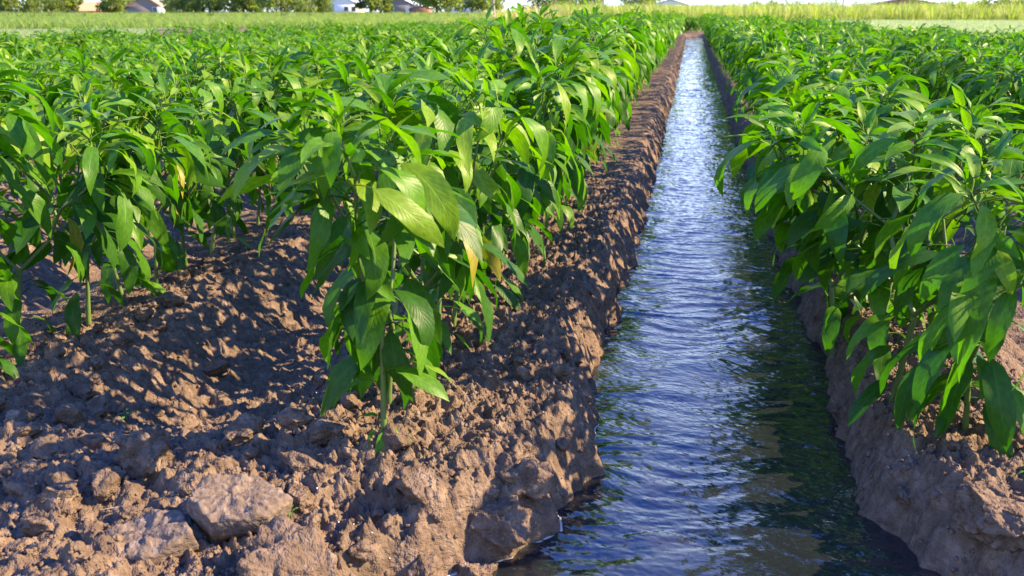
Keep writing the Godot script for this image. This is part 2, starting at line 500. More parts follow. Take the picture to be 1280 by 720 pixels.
# {stem: ArrayMesh, leaves: [[Transform3D, shape, tone]]}
func grow(sd: int, height: float, radius: float, n_leaves: int, bare: float) -> Dictionary:
	var r := RandomNumberGenerator.new()
	r.seed = sd
	var st := SurfaceTool.new()
	st.begin(Mesh.PRIMITIVE_TRIANGLES)
	var leaves: Array = []
	var fork := height * r.randf_range(0.28, 0.38)
	var lean := Vector3(r.randf_range(-0.03, 0.03), 0, r.randf_range(-0.03, 0.03))
	var foot := Vector3(0, -0.03, 0)
	var knee := Vector3(lean.x * 0.5, fork * 0.5, lean.z * 0.5)
	var crotch := Vector3(lean.x, fork, lean.z)
	tube(st, [foot, Vector3(0, 0.012, 0), knee, knee.lerp(crotch, 0.45), knee.lerp(crotch, 0.55), knee.lerp(crotch, 0.9), crotch], [0.0095, 0.0072, 0.0058, 0.0056, 0.0064, 0.0056, 0.0078], 7)
	var nodes: Array = []       # [position, outward direction, height share]
	var a0 := r.randf() * TAU
	var arms := r.randi_range(2, 3)
	for k in arms:
		var az := a0 + TAU * k / arms + r.randf_range(-0.4, 0.4)
		var out := Vector3(cos(az), 0, sin(az))
		var top1 := crotch + out * radius * r.randf_range(0.22, 0.36) + Vector3.UP * (height - fork) * r.randf_range(0.38, 0.5)
		var mid1 := crotch.lerp(top1, 0.5) + out * radius * 0.06
		tube(st, [crotch, mid1, top1], [0.0056, 0.0048, 0.0042], 5)
		nodes.append([mid1, out]); nodes.append([top1, out])
		for q in 2:
			var az2 := az + (-0.7 if q == 0 else 0.7) + r.randf_range(-0.3, 0.3)
			var out2 := Vector3(cos(az2), 0, sin(az2))
			var top2 := top1 + out2 * radius * r.randf_range(0.2, 0.42) + Vector3.UP * (height - top1.y) * r.randf_range(0.55, 0.8)
			tube(st, [top1, top1.lerp(top2, 0.5) + out2 * 0.012, top2], [0.004, 0.0034, 0.0028], 4)
			nodes.append([top1.lerp(top2, 0.5), out2]); nodes.append([top2, out2])
			var top3 := top2 + Vector3(r.randf_range(-0.04, 0.04), (height - top2.y) * r.randf_range(0.75, 1.0), r.randf_range(-0.04, 0.04))
			tube(st, [top2, top3], [0.0028, 0.0016], 4)
			nodes.append([top2.lerp(top3, 0.5), out2]); nodes.append([top3, out2]); nodes.append([top3, -out2])
	st.index()
	var stem := st.commit()
	# leaves round the nodes, drooping low down, upright at the tips
	for i in n_leaves:
		var nd: Array = nodes[i % nodes.size()]
		var at: Vector3 = nd[0]
		var k := at.y / height
		var out: Vector3 = nd[1]
		var yaw := atan2(out.x, out.z) + r.randfn(0.0, 1.15)
		var shape: int
		if k > 0.9: shape = [6, 5, 3, 5, 6, 1, 9][r.randi() % 7]
		elif k > 0.7: shape = [2, 3, 7, 5, 9, 4, 1, 9][r.randi() % 8]
		else: shape = [1, 2, 4, 7, 8, 9, 4, 2][r.randi() % 8]
		var sc := r.randf_range(0.72, 1.08) * (1.0 if k < 0.85 else 0.92)
		var b := Basis(Vector3.UP, yaw) * Basis(Vector3.RIGHT, r.randfn(0.0, 0.16)) * Basis(Vector3.BACK, r.randfn(0.0, 0.28))
		var tn: int
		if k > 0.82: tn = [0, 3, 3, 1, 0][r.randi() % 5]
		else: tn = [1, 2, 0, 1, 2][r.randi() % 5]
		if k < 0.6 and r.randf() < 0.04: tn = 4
		leaves.append([Transform3D(b.scaled(Vector3.ONE * sc), at + Vector3(r.randf_range(-0.012, 0.012), r.randf_range(-0.03, 0.02), r.randf_range(-0.012, 0.012))), shape + 10 * (r.randi() % 2), tn])
	# leaves on the main stem below the fork
	for i in 6:
		var y := lerpf(bare, fork, (i + r.randf()) / 6.0)
		var b := Basis(Vector3.UP, r.randf() * TAU) * Basis(Vector3.BACK, r.randfn(0.0, 0.25))
		leaves.append([Transform3D(b.scaled(Vector3.ONE * r.randf_range(0.6, 1.0)), foot.lerp(crotch, clampf((y + 0.03) / (fork + 0.03), 0, 1))), [0, 1, 2, 8, 9][r.randi() % 5], [1, 2, 0][r.randi() % 3]])
	return {"stem": stem, "leaves": leaves}

func plant_node(g: Dictionary, split: bool) -> Node3D:
	var root := Node3D.new()
	root.name = "pepper_plant"
	put(g.stem, "stem", M.stem, root)
	if split:
		for l in g.leaves:
			var o := MeshInstance3D.new()
			o.name = "leaf"
			o.mesh = leaf_hi[l[1]]
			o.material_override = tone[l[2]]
			root.add_child(o, true)
			o.transform = l[0]
	else:
		var o := put(foliage(g.leaves), "foliage", null, root)
		o.set_meta("kind", "stuff")
	return root

func foliage(leaves: Array) -> ArrayMesh:
	var me := ArrayMesh.new()
	for t in tone.size():
		var st := SurfaceTool.new()
		st.begin(Mesh.PRIMITIVE_TRIANGLES)
		var any := false
		for l in leaves:
			if l[2] == t:
				st.append_from(leaf_lo[l[1]], 0, l[0])
				any = true
		if any:
			me = st.commit(me)
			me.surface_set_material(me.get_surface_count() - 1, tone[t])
	return me

func plants() -> void:
	for twin in 2:
		for i in SHAPES.size():
			var sh: Array = SHAPES[i].duplicate()
			if twin == 1:
				sh[0] += rng.randf_range(-14, 14)
				sh[1] += rng.randf_range(-18, 10)
				sh[2] = clampf(sh[2] * rng.randf_range(0.6, 2.0), 0.08, 0.7)
				sh[3] = -sh[3] * rng.randf_range(0.7, 1.6)
				sh[4] = -sh[4] * rng.randf_range(0.5, 1.6)
				sh[5] *= rng.randf_range(0.9, 1.12)
				sh[6] *= rng.randf_range(0.82, 1.1)
			leaf_hi.append(leaf_mesh(sh, 8, 4, true, i + twin * 40))
			leaf_lo.append(leaf_mesh(sh, 4, 2, false, i + twin * 40))
	var near_kind: Array[Node3D] = []
	var mid_kind: Array[Node3D] = []
	var far_mesh: Array[ArrayMesh] = []
	for i in 8:
		near_kind.append(plant_node(grow(100 + i, 0.60, 0.34, 94 + i % 3 * 6, 0.05), true))
	for i in 6:
		mid_kind.append(plant_node(grow(200 + i, 0.60, 0.34, 92, 0.08), false))
	for i in 5:
		var g := grow(300 + i, 0.60, 0.34, 84, 0.1)
		far_mesh.append(foliage(g.leaves))
	# every plant of the field that comes into the picture
	var all: Array = []
	var rows: Array = []
	for k in 10: rows.append([RIDGE[0] - 1.16 * k, k + 1, -1])
	for k in 5: rows.append([RIDGE[1] + 1.17 * k, k + 1, 1])
	for row in rows:
		var x: float = row[0]
		var z := -2.16 if row[2] == -1 and row[1] == 2 else -2.13 if row[2] == -1 and row[1] == 1 else (-2.42 if row[2] == 1 and row[1] == 1 else -2.31)
		var zend := field_end(x)
		while z > zend:
			var d := -z
			var h := 0.62
			if row[2] == -1:
				h = [0.63, 0.60, 0.57, 0.54][mini(row[1] - 1, 3)]
				if row[1] == 1: h = lerpf(0.66, 0.74, smooth(2.3, 5.0, d)) - 0.06 * smooth(8.0, 18.0, d)
				else: h += 0.06 * (1.0 - smooth(3.0, 6.0, d)) + 0.02 * smooth(8.0, 20.0, d)
			else:
				h = [0.66, 0.62, 0.58, 0.54, 0.54][row[1] - 1]
			h *= rng.randf_range(0.88, 1.10)
			if rng.randf() < 0.12 and d > 5.0: h *= rng.randf_range(1.05, 1.16)
			var p := Vector3(x + rng.randfn(0.0, 0.03) - (0.11 * (1.0 - smooth(3.2, 6.0, d)) if row[2] == 1 and row[1] == 1 else 0.0), 0, z)
			var s := screen(p + Vector3(0, 0.35, 0))
			var m := 0.42 * F / s.z
			if s.z > 0.3 and s.x > -m and s.x < 1280.0 + m:
				all.append({"p": p, "h": h, "row": row, "d": s.z, "turn": rng.randf() * TAU, "tilt": Vector2(rng.randfn(0, 0.05), rng.randfn(0, 0.05)), "pick": rng.randi(), "w": rng.randf_range(0.94, 1.16) * (lerpf(1.1, 0.95, smooth(4.0, 8.0, d)) if row[1] == 1 else 1.0)})
			z -= rng.randf_range(0.19, 0.27) * (1.0 if d < 12.0 else 1.15)
	all.sort_custom(func(a, b): return a.d < b.d)
	var far: Array = [[], [], [], [], []]
	var count := 0
	var tally := {}
	for q in all:
		var p: Vector3 = q.p
		p.y = ground_height(p.x, p.z)
		var sc := Vector3(q.w, q.h / 0.60, q.w)
		var b := Basis.from_euler(Vector3(q.tilt.x, q.turn, q.tilt.y)).scaled_local(sc)
		var s := screen(p + Vector3(0, 0.35, 0))
		var shown: bool = s.x > -0.25 * F / s.z and s.x < 1280.0 + 0.25 * F / s.z
		if not shown or count >= 297:
			far[q.pick % 5].append(Transform3D(b, p))
			continue
		var src: Node3D = near_kind[q.pick % 8] if count < 100 else mid_kind[q.pick % 6]
		count += 1
		var o: Node3D = src.duplicate()
		o.name = numbered("pepper_plant")
		add_child(o)
		o.transform = Transform3D(b, p)
		var lab: String
		if q.row[2] == -1:
			lab = ["leafy pepper plant in the row between water channel and dry furrow", "leafy pepper plant in the row just across the dry furrow", "leafy pepper plant in the third row from channel, furrow side"][mini(q.row[1] - 1, 2)] if q.row[1] < 4 else "shorter leafy pepper plant in the dense rows before the grass field"
		else:
			lab = "leafy pepper plant on the shaded channel bank, opposite the flat slabs" if q.row[1] == 1 else "leafy pepper plant in the rows before the pale bluish crop"
		var key := "%d %d" % [q.row[2], q.row[1]]
		tally[key] = tally.get(key, 1) + 1
		if q.row[1] == 1 and tally[key] <= 14:
			lab = ORDINAL[tally[key]] + (" pepper plant from the row end beside the flat slabs" if q.row[2] == -1 else " pepper plant from the row end on the shaded channel bank")
		tag(o, lab, "pepper plant", "pepper plants in the field rows")
	for k in 26:
		var x := rng.randf_range(-0.5, 0.6)
		var z := -rng.randf_range(44.6, 46.5)
		far[k % 5].append(Transform3D(Basis(Vector3.UP, rng.randf() * TAU), Vector3(x, ground_height(x, z), z)))
	var mass := base("pepper_rows", Vector3.ZERO)
	tag(mass, "mass of leafy pepper rows running back to the field's far edge", "pepper crop", "", "stuff")
	for i in 5:
		var mm := MultiMesh.new()
		mm.transform_format = MultiMesh.TRANSFORM_3D
		mm.mesh = far_mesh[i]
		mm.instance_count = far[i].size()
		for k in far[i].size(): mm.set_instance_transform(k, far[i][k])
		var o := MultiMeshInstance3D.new()
		o.name = "foliage"
		o.multimesh = mm
		o.set_meta("kind", "stuff")
		mass.add_child(o, true)
	print("plants ", all.size(), " things ", count)
	for n in near_kind + mid_kind: n.free()

func hero_leaf(root: Node3D, at: Vector3, yaw: float, pitch: float, roll: float, shape: int, tn: int, sc: float) -> void:
	var o := MeshInstance3D.new()
	o.name = "leaf"
	o.mesh = leaf_hi[shape]
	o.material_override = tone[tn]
	root.add_child(o, true)
	o.transform = Transform3D((Basis(Vector3.UP, deg_to_rad(yaw)) * Basis(Vector3.RIGHT, deg_to_rad(pitch)) * Basis(Vector3.BACK, deg_to_rad(roll))).scaled(Vector3.ONE * sc), at)

# leaves low on the camera side of the end plant are gone: its stem stands bare
func clear_front(g: Dictionary) -> Dictionary:
	var keep: Array = []
	for l in g.leaves:
		var t: Transform3D = l[0]
		var out := t.basis.z.normalized()
		if t.origin.y < 0.20: continue
		if t.origin.y < 0.50 and out.z > 0.15 and out.x > -0.9 and out.x < 0.95: continue
		keep.append(l)
	g.leaves = keep
	return g

func end_plants() -> void:
	# the plant that ends the row beside the flat slab; yaw 0 faces the camera side (+z), 90 the channel (+x)
	var g := clear_front(grow(411, 0.68, 0.37, 100, 0.2))
	var o := plant_node(g, true)
	o.name = numbered("pepper_plant")
	add_child(o)
	o.position = Vector3(-0.612, ground_height(-0.612, -1.92) + 0.005, -1.92)
	for l in [
		[0.135, 66.0, -4.0, 10.0, 0, 0, 0.95], [0.142, 84.0, 6.0, -14.0, 3, 3, 1.0], [0.115, -78.0, 10.0, 0.0, 0, 1, 0.72], [0.16, 165.0, 0.0, 0.0, 2, 2, 0.9],
		[0.02, 10.0, 20.0, 0.0, 1, 0, 0.42], [0.015, -40.0, 20.0, 10.0, 0, 1, 0.38], [0.02, 70.0, 10.0, 0.0, 0, 0, 0.42], [0.03, -100.0, 0.0, 0.0, 3, 0, 0.4],
		[0.27, -86.0, 14.0, 20.0, 1, 0, 0.9], [0.30, -112.0, 0.0, -10.0, 1, 0, 0.95], [0.24, 140.0, 0.0, 0.0, 12, 2, 1.0], [0.22, 200.0, 0.0, 10.0, 4, 2, 1.0], [0.26, 118.0, 0.0, -8.0, 14, 1, 1.05], [0.19, 105.0, 0.0, 0.0, 11, 1, 0.9], [0.2, -150.0, 0.0, 0.0, 2, 2, 0.95], [0.25, -130.0, 5.0, 0.0, 12, 1, 1.0], [0.32, 95.0, 0.0, 0.0, 4, 0, 1.0], [0.33, -75.0, 0.0, 0.0, 14, 0, 0.85]]:
		hero_leaf(o, Vector3(0.0, l[0], 0.0), l[1], l[2], l[3], l[4], l[5], l[6])
	tag(o, "tall pepper plant with bare lower stem ending the row beside flat slab", "pepper plant", "pepper plants in the field rows")
	# the plant that ends the row on the shaded bank
	g = grow(523, 0.50, 0.27, 50, 0.05)
	o = plant_node(g, true)
	o.name = numbered("pepper_plant")
	add_child(o)
	o.position = Vector3(0.635, ground_height(0.635, -2.2) + 0.005, -2.2)
	for l in [[0.2, -75.0, 10.0, 0.0, 2, 2, 1.25], [0.22, -35.0, 0.0, 10.0, 4, 2, 1.2], [0.21, 10.0, 5.0, 0.0, 2, 2, 1.15], [0.24, 70.0, 0.0, 0.0, 1, 1, 1.3], [0.12, -60.0, 0.0, 0.0, 1, 1, 0.9], [0.1, 20.0, 0.0, 0.0, 2, 2, 0.95], [0.06, 80.0, 0.0, 0.0, 0, 1, 0.7], [0.2, -100.0, 6.0, 0.0, 1, 2, 1.3], [0.16, -80.0, 0.0, 12.0, 12, 2, 1.2], [0.14, 40.0, 0.0, 0.0, 11, 1, 1.1], [0.26, -50.0, 0.0, 0.0, 9, 0, 1.2]]:
		hero_leaf(o, Vector3(0.0, l[0], 0.0), l[1], l[2], l[3], l[4], l[5], l[6])
	tag(o, "low pepper plant with broad dark leaves ending the row on shaded bank", "pepper plant", "pepper plants in the field rows")

# ---------------------------------------------------------------- clods, stones, small things on the soil
func icosphere(level: int) -> Array:
	var t := (1.0 + sqrt(5.0)) / 2.0
	var v: Array = [Vector3(-1, t, 0), Vector3(1, t, 0), Vector3(-1, -t, 0), Vector3(1, -t, 0), Vector3(0, -1, t), Vector3(0, 1, t), Vector3(0, -1, -t), Vector3(0, 1, -t), Vector3(t, 0, -1), Vector3(t, 0, 1), Vector3(-t, 0, -1), Vector3(-t, 0, 1)]
	for i in v.size(): v[i] = v[i].normalized()
	var f: Array = [0, 11, 5, 0, 5, 1, 0, 1, 7, 0, 7, 10, 0, 10, 11, 1, 5, 9, 5, 11, 4, 11, 10, 2, 10, 7, 6, 7, 1, 8, 3, 9, 4, 3, 4, 2, 3, 2, 6, 3, 6, 8, 3, 8, 9, 4, 9, 5, 2, 4, 11, 6, 2, 10, 8, 6, 7, 9, 8, 1]
	for l in level:
		var cut := {}
		var nf: Array = []
		for k in range(0, f.size(), 3):
			var m: Array = []
			for q in 3:
				var a: int = f[k + q]
				var b: int = f[k + (q + 1) % 3]
				var key := mini(a, b) * 100000 + maxi(a, b)
				if not cut.has(key):
					v.append(((v[a] + v[b]) * 0.5).normalized())
					cut[key] = v.size() - 1
				m.append(cut[key])
			nf.append_array([f[k], m[0], m[2], f[k + 1], m[1], m[0], f[k + 2], m[2], m[1], m[0], m[1], m[2]])
		f = nf
	return [v, f]

func closed_mesh(v: PackedVector3Array, f: Array, shade: float, given := PackedColorArray()) -> ArrayMesh:
	var nn := PackedVector3Array()
	nn.resize(v.size())
	var idx := PackedInt32Array()
	for k in range(0, f.size(), 3):
		var n := (v[f[k + 1]] - v[f[k]]).cross(v[f[k + 2]] - v[f[k]])
		for q in 3: nn[f[k + q]] += n
		idx.append_array([f[k], f[k + 2], f[k + 1]])
	for k in nn.size(): nn[k] = nn[k].normalized()
	var col := PackedColorArray()
	col.resize(v.size())
	col.fill(Color(shade, shade, shade))
	if given.size(): col = given
	var arr := []
	arr.resize(Mesh.ARRAY_MAX)
	arr[Mesh.ARRAY_VERTEX] = v
	arr[Mesh.ARRAY_NORMAL] = nn
	arr[Mesh.ARRAY_COLOR] = col
	arr[Mesh.ARRAY_INDEX] = idx
	var me := ArrayMesh.new()
	me.add_surface_from_arrays(Mesh.PRIMITIVE_TRIANGLES, arr)
	return me

func clod_mesh(sd: int, level: int, rough: float) -> ArrayMesh:
	var ico := icosphere(level)
	var n1 := noise(FastNoiseLite.TYPE_SIMPLEX_SMOOTH, 0.8, sd)
	var n2 := noise(FastNoiseLite.TYPE_CELLULAR, 1.7, sd + 7)
	var n3 := noise(FastNoiseLite.TYPE_SIMPLEX_SMOOTH, 5.0, sd + 3, 2)
	var r := RandomNumberGenerator.new()
	r.seed = sd
	var cuts: Array = []
	for k in 5: cuts.append([Vector3(r.randfn(), r.randfn() * 0.8, r.randfn()).normalized(), r.randf_range(0.55, 0.85)])
	var sq := Vector3(r.randf_range(0.9, 1.3), r.randf_range(0.6, 0.9), r.randf_range(0.8, 1.1))
	var v := PackedVector3Array()
	for p: Vector3 in ico[0]:
		var q := p * (1.0 + 0.3 * n1.get_noise_3dv(p * 1.4))
		for c in cuts:
			var over: float = q.dot(c[0]) - c[1]
			if over > 0.0: q -= c[0] * over * 0.85
		q *= 1.0 + rough * (clampf(-n2.get_noise_3dv(p) - 0.4, -0.4, 0.6) * 0.32 + n3.get_noise_3dv(p) * 0.11)
		v.append(q * sq)
	return closed_mesh(v, ico[1], r.randf_range(0.85, 1.12))

# a flat crusted slab: an outline with thickness, its top rough and its edge broken
func slab_mesh(outline: Array, thick: float, sd: int) -> ArrayMesh:
	var n := noise(FastNoiseLite.TYPE_SIMPLEX_SMOOTH, 9.0, sd, 3)
	var nb := noise(FastNoiseLite.TYPE_SIMPLEX_SMOOTH, 40.0, sd + 1, 2)
	var ring: Array = []
	for i in outline.size():
		var a: Vector2 = outline[i]
		var b: Vector2 = outline[(i + 1) % outline.size()]
		for k in 14: ring.append(a.lerp(b, k / 14.0))
	var m := ring.size()
	var v := PackedVector3Array()
	var f: Array = []
	var col := PackedColorArray()
	var levels := [[0.0, 1.0], [0.15, 1.0], [0.3, 1.0], [0.45, 1.0], [0.6, 1.0], [0.75, 1.0], [0.88, 1.0], [0.97, 0.98], [1.0, 0.86], [1.01, 0.6], [0.99, 0.3], [0.94, 0.02], [0.5, 0.0], [0.0, 0.0]]
	for l in levels:
		for i in m:
			var p: Vector2 = ring[i] * l[0]
			var y: float = l[1] * thick
			var e: float = nb.get_noise_3d(p.x, y, p.y)
			if l[1] >= 0.97: y += n.get_noise_2d(p.x, p.y) * 0.012 + e * 0.010
			else: p *= 1.0 + 0.05 * n.get_noise_3d(p.x, y * 3.0, p.y) + 0.05 * e
			v.append(Vector3(p.x, y, p.y))
			col.append(Color.WHITE)
	for j in levels.size() - 1:
		for i in m:
			var a := j * m + i
			var b := j * m + (i + 1) % m
			f.append_array([a, b, b + m, a, b + m, a + m])
	# outline runs counter-clockwise seen from above
	return closed_mesh(v, f, 1.0, col)

func top_of(x: float, z: float) -> float:
	return ground_height(x, z)

func soil_things() -> void:
	var kinds: Array[ArrayMesh] = []
	for i in 10: kinds.append(clod_mesh(500 + i * 13, 3, 1.0))
	var small: Array[ArrayMesh] = []
	for i in 6: small.append(clod_mesh(700 + i * 11, 2, 1.0))
	var big: Array[ArrayMesh] = []
	for i in 4: big.append(clod_mesh(800 + i * 17, 4, 1.25))
	# named large clods: x, z, radius, mesh, label
	for c in [
		[-1.10, -1.80, 0.062, 0, "large pale lumpy clod behind the two flat slabs"],
		[-1.20, -1.63, 0.050, 1, "broken lumpy clod beside the tilted dark slab"],
		[-0.93, -1.93, 0.040, 2, "rounded clod on top of the small clod bank in dry furrow"],
		[-0.67, -1.49, 0.095, 3, "big cracked clod beside the pale flat slab near the water"],
		[-0.335, -1.80, 0.060, 1, "knobbly clod crowning the bank's end above the water"],
		[-0.30, -1.90, 0.050, 0, "rough clod on the bank corner under the end plant"],
		[0.60, -1.86, 0.07, 2, "sunlit crumbly clod on the bank corner opposite the slabs"],
		[-0.37, -1.72, 0.05, 3, "wet crumbly clod at the waterline of the bank's end"]]:
		var o := put(big[c[3]], "large_clod", M.soil)
		o.position = Vector3(c[0], top_of(c[0], c[1]) + c[2] * 0.25, c[1])
		o.scale = Vector3.ONE * c[2]
		o.rotation.y = c[0] * 9.0
		tag(o, c[4], "soil clod", "large clods at the row ends")
	var o := put(slab_mesh([Vector2(-0.085, -0.035), Vector2(-0.07, 0.045), Vector2(0.0, 0.08), Vector2(0.09, 0.03), Vector2(0.105, -0.035), Vector2(0.02, -0.07)], 0.055, 41), "flat_slab", M.slab)
	o.position = Vector3(-0.825, top_of(-0.825, -1.63) - 0.016, -1.63)
	o.rotation = Vector3(0.16, -0.1, -0.12)
	tag(o, "pale grey flat slab of crusted soil with a broken sunlit edge", "soil slab", "flat slabs at the row end")
	o = put(slab_mesh([Vector2(-0.10, -0.01), Vector2(-0.09, 0.05), Vector2(0.02, 0.065), Vector2(0.10, 0.02), Vector2(0.06, -0.055), Vector2(0.0, -0.06)], 0.05, 43), "flat_slab", M.slab)
	o.position = Vector3(-0.955, top_of(-0.955, -1.545) - 0.018, -1.545)
	o.rotation = Vector3(0.26, 0.25, 0.2)
	tag(o, "tilted shaded grey slab leaning under the pale flat slab", "soil slab", "flat slabs at the row end")
	# countable clods: most lie on the headland and in the mouth of the dry furrow
	var placed: Array = []
	var made := 0
	for tries in 4000:
		if made >= 290: break
		var x := rng.randf_range(-1.75, 0.8)
		var z := -rng.randf_range(1.45, 3.3)
		if rng.randf() > (1.0 if z > -2.15 else 0.42): continue
		var h := top_of(x, z)
		if h < WATER + 0.012: continue
		var s := screen(Vector3(x, h, z))
		if s.x < -20 or s.x > 1300 or s.y > 740: continue
		var r := 0.007 + 0.034 * pow(rng.randf(), 2.3)
		if x > -0.45 and x < 0.6 and h < -0.04: r = minf(r, 0.02)
		var ok := true
		for q in placed:
			if Vector2(q.x - x, q.y - z).length() < (q.z + r) * 1.1:
				ok = false
				break
		if not ok: continue
		placed.append(Vector3(x, z, r))
		var c := put(kinds[rng.randi() % 10] if r > 0.016 else small[rng.randi() % 6], "soil_clod", M.soil)
		c.position = Vector3(x, h + r * rng.randf_range(0.05, 0.35), z)
		c.scale = Vector3.ONE * r
		c.rotation = Vector3(rng.randf_range(-0.4, 0.4), rng.randf() * TAU, rng.randf_range(-0.4, 0.4))
		var where := "on the bank above the water channel" if x > -0.5 and x < 0.45 else "on the bank opposite the flat slabs" if x >= 0.45 else "on the headland around the flat slabs" if z > -1.85 else "in the mouth of the dry furrow" if x < -0.75 and x > -1.45 else "on the ridge under the pepper plants"
		tag(c, ("small loose brown clod lying " if r <= 0.016 else "fist-sized brown clod lying ") + where, "soil clod", ("small clods " if r <= 0.016 else "larger clods ") + where)
		made += 1
	# crumbs nobody could count
	var crumbs := MultiMesh.new()
	crumbs.transform_format = MultiMesh.TRANSFORM_3D
	crumbs.mesh = clod_mesh(990, 1, 0.8)
	crumbs.mesh.surface_set_material(0, M.soil)
	var tf: Array = []
	while tf.size() < 7000:
		var x := rng.randf_range(-1.9, 0.85)
		var z := -1.42 - 2.6 * pow(rng.randf(), 1.5)
		if n_mid.get_noise_2d(x * 1.2, z * 1.2) < rng.randf_range(-0.5, 0.3): continue
		var h := top_of(x, z)
		if h < WATER + 0.004: continue
		var r := 0.0018 + 0.0055 * pow(rng.randf(), 2.5)
		tf.append(Transform3D(Basis.from_euler(Vector3(rng.randf() * 6, rng.randf() * 6, rng.randf() * 6)).scaled(Vector3.ONE * r), Vector3(x, h + r * 0.4, z)))
	crumbs.instance_count = tf.size()
	for k in tf.size(): crumbs.set_instance_transform(k, tf[k])
	var mi := MultiMeshInstance3D.new()
	mi.name = "soil_crumbs"
	mi.multimesh = crumbs
	add_child(mi)
	tag(mi, "fine brown soil crumbs strewn over ridges and furrow", "soil crumbs", "", "stuff")
	# white granules in the furrow
	var gr := MultiMesh.new()
	gr.transform_format = MultiMesh.TRANSFORM_3D
	gr.mesh = clod_mesh(991, 1, 0.2)
	gr.mesh.surface_set_material(0, M.grain)
	tf = []
	for k in 150:
		var c: Vector2 = [Vector2(-1.22, -2.02), Vector2(-1.0, -2.35), Vector2(-1.02, -2.1), Vector2(-0.62, -1.68)][[0, 0, 0, 1, 1, 2, 3][k % 7]]
		var sp: float = [0.045, 0.11, 0.09, 0.07][[0, 0, 0, 1, 1, 2, 3][k % 7]]
		var x := c.x + rng.randfn(0, sp)
		var z := c.y + rng.randfn(0, sp * 0.6)
		tf.append(Transform3D(Basis.from_euler(Vector3(rng.randf() * 6, rng.randf() * 6, 0)).scaled(Vector3.ONE * rng.randf_range(0.0012, 0.002)), Vector3(x, top_of(x, z) + 0.001, z)))
	gr.instance_count = tf.size()
	for k in tf.size(): gr.set_instance_transform(k, tf[k])
	mi = MultiMeshInstance3D.new()
	mi.name = "white_granules"
	mi.multimesh = gr
	add_child(mi)
	tag(mi, "scattered white fertiliser granules in the dry furrow", "granules", "", "stuff")
	# seedlings
	for s in [[-1.37, -2.17, 0.030, "tiny bluish weed seedling on the shaded furrow slope"], [-0.72, -1.66, 0.018, "tiny green seedling in front of the bare-stemmed plant"], [0.70, -1.98, 0.025, "tiny green weed seedling on the bank corner opposite the slabs"]]:
		var root := base("weed_seedling", Vector3(s[0], top_of(s[0], s[1]), s[1]))
		var st := SurfaceTool.new()
		st.begin(Mesh.PRIMITIVE_TRIANGLES)
		tube(st, [Vector3(0, -0.01, 0), Vector3(0, s[2] * 0.8, 0)], [0.0013, 0.001], 5)
		put(st.commit(), "stem", M.stem, root)
		for k in 5:
			var l := put(leaf_hi[[3, 5, 0, 5, 3][k]], "leaf", M.weed, root)
			l.scale = Vector3.ONE * s[2] * 6.5
			l.rotation.y = k * 2.4
			l.position.y = s[2] * (0.5 + 0.1 * k)
		tag(root, s[3], "seedling", "weed seedlings")
	# bits of straw
	for k in 9:
		var x := rng.randf_range(-1.6, -0.3)
		var z := -rng.randf_range(1.6, 2.6)
		if top_of(x, z) < -0.12: continue
		var a := rng.randf() * TAU
		var l := rng.randf_range(0.015, 0.04)
		var st := SurfaceTool.new()
		st.begin(Mesh.PRIMITIVE_TRIANGLES)
		var d := Vector3(cos(a), 0, sin(a)) * l
		var c := Vector3(x, top_of(x, z), z)
		var p0 := -d; p0.y = top_of(x - d.x, z - d.z) - c.y + 0.002
		var p1 := d; p1.y = top_of(x + d.x, z + d.z) - c.y + 0.002
		tube(st, [p0, Vector3(0, maxf(0.002, (p0.y + p1.y) * 0.5), 0), p1], [0.0012, 0.0014, 0.001], 5)
		var sm := put(st.commit(), "straw_bit", M.straw)
		sm.position = c
		tag(sm, "short bit of dry straw lying on the soil", "straw", "bits of dry straw")

func foam_line() -> void:
	# scum gathered where the water meets the bank: thin flat strands along the waterline
	var st := SurfaceTool.new()
	st.begin(Mesh.PRIMITIVE_TRIANGLES)
	var n := noise(FastNoiseLite.TYPE_SIMPLEX_SMOOTH, 3.0, 81, 2)
	var pts: Array = []
	var rad: Array = []
	var z := -1.60
	while z > -2.75:
		var x: float = along(LEFT_EDGE, z) + 0.12
		for k in 100:
			if ground_height(x, z) > WATER + 0.0005: break
			x -= 0.0025
		var thick := n.get_noise_2d(z * 2.0, 4.0) - (0.0 if z > -2.0 else 0.22)
		if thick > -0.2:
			pts.append(Vector3(x + 0.002, 0, z))
			rad.append(0.0012 + 0.006 * clampf(thick + 0.2, 0, 0.7) * (0.7 + 0.3 * n.get_noise_2d(z * 25.0, 9.0)))
		if pts.size() > 1 and (thick <= -0.2 or z < -2.74):
			rad[0] = 0.0004
			rad[rad.size() - 1] = 0.0004
			tube(st, pts, rad, 6)
		if thick <= -0.2:
			pts = []
			rad = []
		z -= 0.005
	var o := put(st.commit(), "foam", M.foam)
	o.scale.y = 0.45
	o.position.y = WATER + 0.0012
	tag(o, "pale scum of foam along the waterline of the bank", "foam", "", "stuff")

